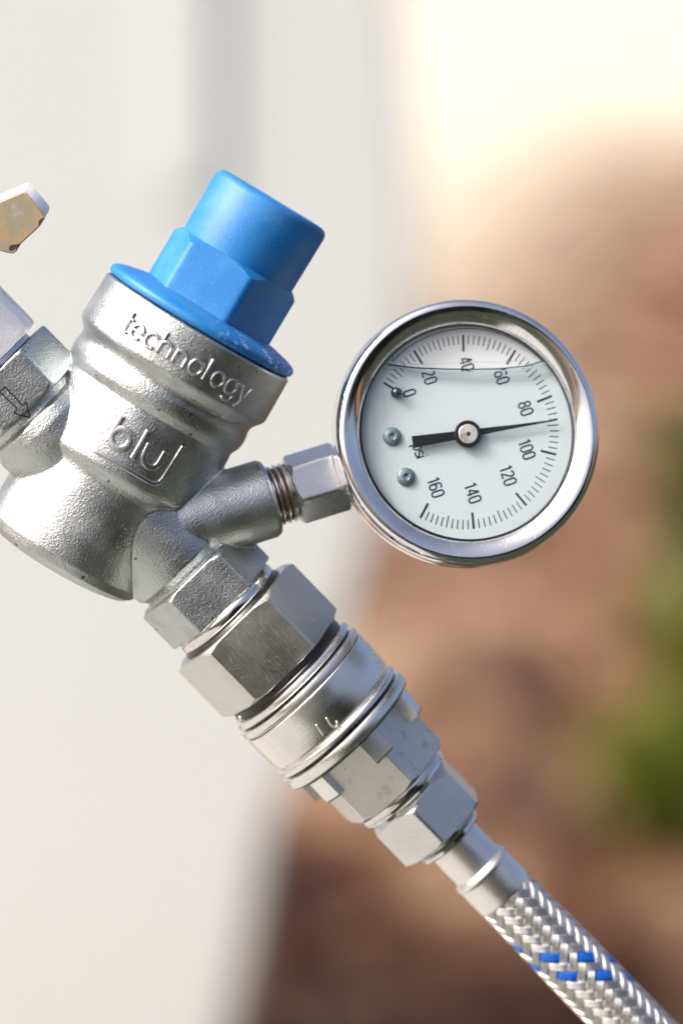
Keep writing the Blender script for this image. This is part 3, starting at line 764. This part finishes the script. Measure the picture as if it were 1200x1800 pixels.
yy = math_(nt, 'SUBTRACT', yy, math_(nt, 'MULTIPLY', math_(nt, 'MINIMUM', math_(nt, 'MAXIMUM', sx.outputs[0], 0.3), 1.6), 0.35))
sandc = ramp(nt, noise(nt, v, 0.25, 3), [(0.35, (0.46, 0.41, 0.32)), (0.6, (0.52, 0.485, 0.405))])
nt.links.new(mixc(nt, ramp(nt, yy, [(0.34, 0.0), (0.55, 0.36), (0.70, 0.75), (0.92, 1.0)]), old, sandc), b.inputs['Base Color'])
sheet('ground', -400, 400, -400, 1500, 0.0, M_SOIL, 80, 160)
M_TURF = gmat('dark_turf', [(0.35, (0.012, 0.017, 0.010)), (0.65, (0.034, 0.042, 0.026))], 3.0)
M_CONC = gmat('pale_concrete', [(0.35, (0.33, 0.335, 0.32)), (0.65, (0.43, 0.43, 0.41))], 3.0, bumpd=0.004)
sheet('unseen_concrete_pad', -6, -0.10, -2.2, 1.85, 0.012, M_CONC, 30, 20)  # out of view, added so the lower steel faces mirror something pale
sheet('unseen_turf', -12, 12, -12, 1.9, 0.006, M_TURF, 40, 30)  # out of view, added for dark reflections in the steel
sheet('unseen_turf', 1.25, 14, 1.9, 8.0, 0.006, M_TURF, 20, 20)  # added beside the view to darken reflections on the right

# camper nose: slab with the raked edge of the photograph, real thickness
M_CAMP = plain('camper_white_paint', (0.545, 0.585, 0.585), 0.35)
camp = empty('camper', Matrix.Translation(Vector((-1.2, 2.2, 0))), 'white camper body with a raked end, out of focus at the left behind the regulator', 'camper')
cinv = camp.matrix_world.inverted()
edge_px = [(370, 2000), (440, 1700), (480, 1480), (590, 1180), (664, 900), (715, 640), (735, 400), (720, 150), (690, -200)]
DC = 3.4
out = [B(x_, y_, DC) for x_, y_ in edge_px]
out = [Vector((p.x, 2.45, p.z)) for p in out]
out = [Vector((out[0].x - 0.03, 2.45, 0.06))] + out + [Vector((out[-1].x - 0.1, 2.45, out[-1].z + 0.04)), Vector((-3.6, 2.45, out[-1].z + 0.05)), Vector((-3.6, 2.45, 0.06))]
bm = bmesh.new()
a = [bm.verts.new(cinv @ p) for p in out]; bb = [bm.verts.new(cinv @ (p + Vector((-0.12, 0.6, 0)))) for p in out]
bm.faces.new(a); bm.faces.new(list(reversed(bb)))
for i in range(len(out)): bm.faces.new((a[i], a[(i + 1) % len(out)], bb[(i + 1) % len(out)], bb[i]))
bmesh.ops.recalc_face_normals(bm, faces=bm.faces)
bmesh.ops.bevel(bm, geom=bm.edges[:], offset=0.010, segments=3, affect='EDGES', clamp_overlap=True)
obj('body_shell', bm, M_CAMP, camp, angle=40)
def boxm(c, sz, rot=0, bev=0.004):
    bm = bmesh.new(); bmesh.ops.create_cube(bm, size=1.0); bm.transform(Matrix.Diagonal((*sz, 1))); bmesh.ops.bevel(bm, geom=bm.edges[:], offset=bev, segments=2, affect='EDGES')
    bm.transform(Matrix.Translation(c) @ Matrix.Rotation(rot, 4, 'Y')); return bm
g0 = B(345, -60, 3.4); g1 = B(335, 330, 3.4)
obj('corner_trim', boxm(cinv @ Vector(((g0.x + g1.x) / 2, 2.447, (g0.z + g1.z) / 2 + 0.15)), (0.055, 0.014, abs(g0.z - g1.z) + 0.3)), plain('grey_trim', (0.525, 0.57, 0.57), 0.5), camp, angle=40)
for wx in (-1.5,):
    bm = bmesh.new(); lathe(bm, [(-120, 0), (-120, 2300), (-60, 2450), (600, 2450), (660, 2300), (660, 0)], 48)
    obj('wheel', bm, M_RUBBER, camp, m=cinv @ (Matrix.Translation((wx, 2.6, 0.356)) @ Matrix.Rotation(R(-90), 4, 'X')), angle=40)

# leafy plants on the soil
def leafmat(name, c0, c1):
    m, nt, b = mat(name); v = coords(nt)
    nt.links.new(ramp(nt, noise(nt, v, 9, 2), [(0.35, c0), (0.65, c1)]), b.inputs['Base Color'])
    b.inputs['Roughness'].default_value = 0.45
    b.inputs['Transmission Weight'].default_value = 0.0
    tr = nd(nt, 'ShaderNodeBsdfTranslucent'); nt.links.new(b.inputs['Base Color'].links[0].from_socket, tr.inputs[0])
    mx = nd(nt, 'ShaderNodeMixShader'); mx.inputs[0].default_value = 0.45
    nt.links.new(b.outputs[0], mx.inputs[1]); nt.links.new(tr.outputs[0], mx.inputs[2]); nt.links.new(mx.outputs[0], nt.nodes['Material Output'].inputs[0]); return m
M_LEAF = leafmat('plant_leaf', (0.09, 0.13, 0.008), (0.22, 0.25, 0.015))
M_LEAFD = leafmat('dark_leaf', (0.09, 0.12, 0.025), (0.20, 0.22, 0.05))
M_STEM = plain('plant_stem', (0.10, 0.07, 0.03), 0.8)
def leaf(bm, p, d, n, L_, W_):
    d = d.normalized(); s = d.cross(n).normalized(); n = s.cross(d)
    a = bm.verts.new(p); b1 = bm.verts.new(p + d * L_ * .45 + s * W_ / 2 + n * L_ * .04); b2 = bm.verts.new(p + d * L_ * .45 - s * W_ / 2 + n * L_ * .04)
    m1 = bm.verts.new(p + d * L_ * .5); e = bm.verts.new(p + d * L_ - n * L_ * .1)
    bm.faces.new((a, b1, m1)); bm.faces.new((a, m1, b2)); bm.faces.new((b1, e, m1)); bm.faces.new((m1, e, b2))
def plant(px, py, w_, h_, nleaf, mat_, label, rng):
    # foot on the soil along the ray through the pixel
    dirv = (P(px, py) - CAMLOC); t_ = -CAMLOC.z / dirv.z; foot = CAMLOC + dirv * t_
    rt = empty('leafy_plant', Matrix.Translation(foot), label, 'plant', 'leafy plants on the soil')
    bs = bmesh.new(); bl = bmesh.new()
    ns = 14
    for k in range(ns):
        a = rng.uniform(0, 2 * math.pi); rr = w_ / 2 * math.sqrt(rng.random()); topp = Vector((math.cos(a) * rr, math.sin(a) * rr, h_ * rng.uniform(.6, 1)))
        pts = [Vector((topp.x * t * .9, topp.y * t * .9, topp.z * t ** .8)) for t in [i / 6 for i in range(7)]]
        sweep(bs, pts, [Vector((1, 0.1, 0))] * 7, [(0.003 * math.cos(q * math.pi / 3), 0.003 * math.sin(q * math.pi / 3)) for q in range(6)])
        for q in range(nleaf // ns):
            i = rng.randint(1, 6); d = Vector((rng.gauss(0, 1), rng.gauss(0, 1), rng.gauss(.3, .6)))
            leaf(bl, pts[i] + Vector((rng.gauss(0, .01), rng.gauss(0, .01), 0)), d, Vector((rng.gauss(0, .4), rng.gauss(0, .4), 1)), rng.uniform(.05, .10), rng.uniform(.025, .05))
    obj('stems', bs, M_STEM, rt, angle=60); obj('foliage', bl, mat_, rt, angle=180, kind='stuff')
rng = random.Random(3)
for px, py, w_, h_, nl, m_, lb in (
        (1165, 1500, .22, .20, 380, M_LEAF, 'low yellow-green plant at the lower right, nearest of the blurred plants'),
        (1255, 1400, .24, .30, 420, M_LEAF, 'green plant at the right edge between the low yellow-green one and the dark one'),
        (1245, 1230, .28, .50, 420, M_LEAFD, 'taller dark green plant at the right edge level with the gauge bottom')):
    plant(px, py, w_, h_, nl, m_, lb, rng)
# fallen leaves and bark chips on the soil
bm = bmesh.new(); rng = random.Random(11)
for k in range(4500):
    y_ = 2.5 + 10 * rng.random() ** 1.3; x_ = rng.uniform(-.6 - y_ * .12, .5 + y_ * .25)
    leaf(bm, Vector((x_, y_, rng.uniform(.005, .03))), Vector((rng.gauss(0, 1), rng.gauss(0, 1), rng.gauss(0, .25))), Vector((rng.gauss(0, .4), rng.gauss(0, .4), 1)), rng.uniform(.04, .09), rng.uniform(.02, .045))
M_LIT = gmat('fallen_leaf', [(0.38, (0.05, 0.02, 0.009)), (0.5, (0.17, 0.08, 0.045)), (0.62, (0.38, 0.23, 0.14))], 5.0)
meta(obj('fallen_leaves', bm, M_LIT, angle=180), 'brown fallen leaves and bark scattered over the soil behind the hose', 'leaves', kind='stuff')
# unseen hedge behind the photographer, added for the dark reflections in the steel
M_HEDGE = leafmat('hedge_leaf', (0.03, 0.042, 0.02), (0.08, 0.095, 0.05))
hd = empty('hedge', Matrix.Translation((2.6, -3.8, 0)), 'unseen dark green hedge, added to darken the reflections in the steel', 'hedge')
bm = bmesh.new(); rng = random.Random(5)
for k in range(14000):
    leaf(bm, Vector((rng.uniform(-2.3, 4), rng.gauss(0, .25), 2.3 * rng.random() ** .8 + rng.gauss(0, .05) + .05)), Vector((rng.gauss(0, 1), rng.gauss(0, 1), rng.gauss(0, 1))), Vector((rng.gauss(0, 1), 1, rng.gauss(0, 1))), rng.uniform(.12, .2), rng.uniform(.07, .12))
obj('foliage', bm, M_HEDGE, hd, angle=180, kind='stuff')
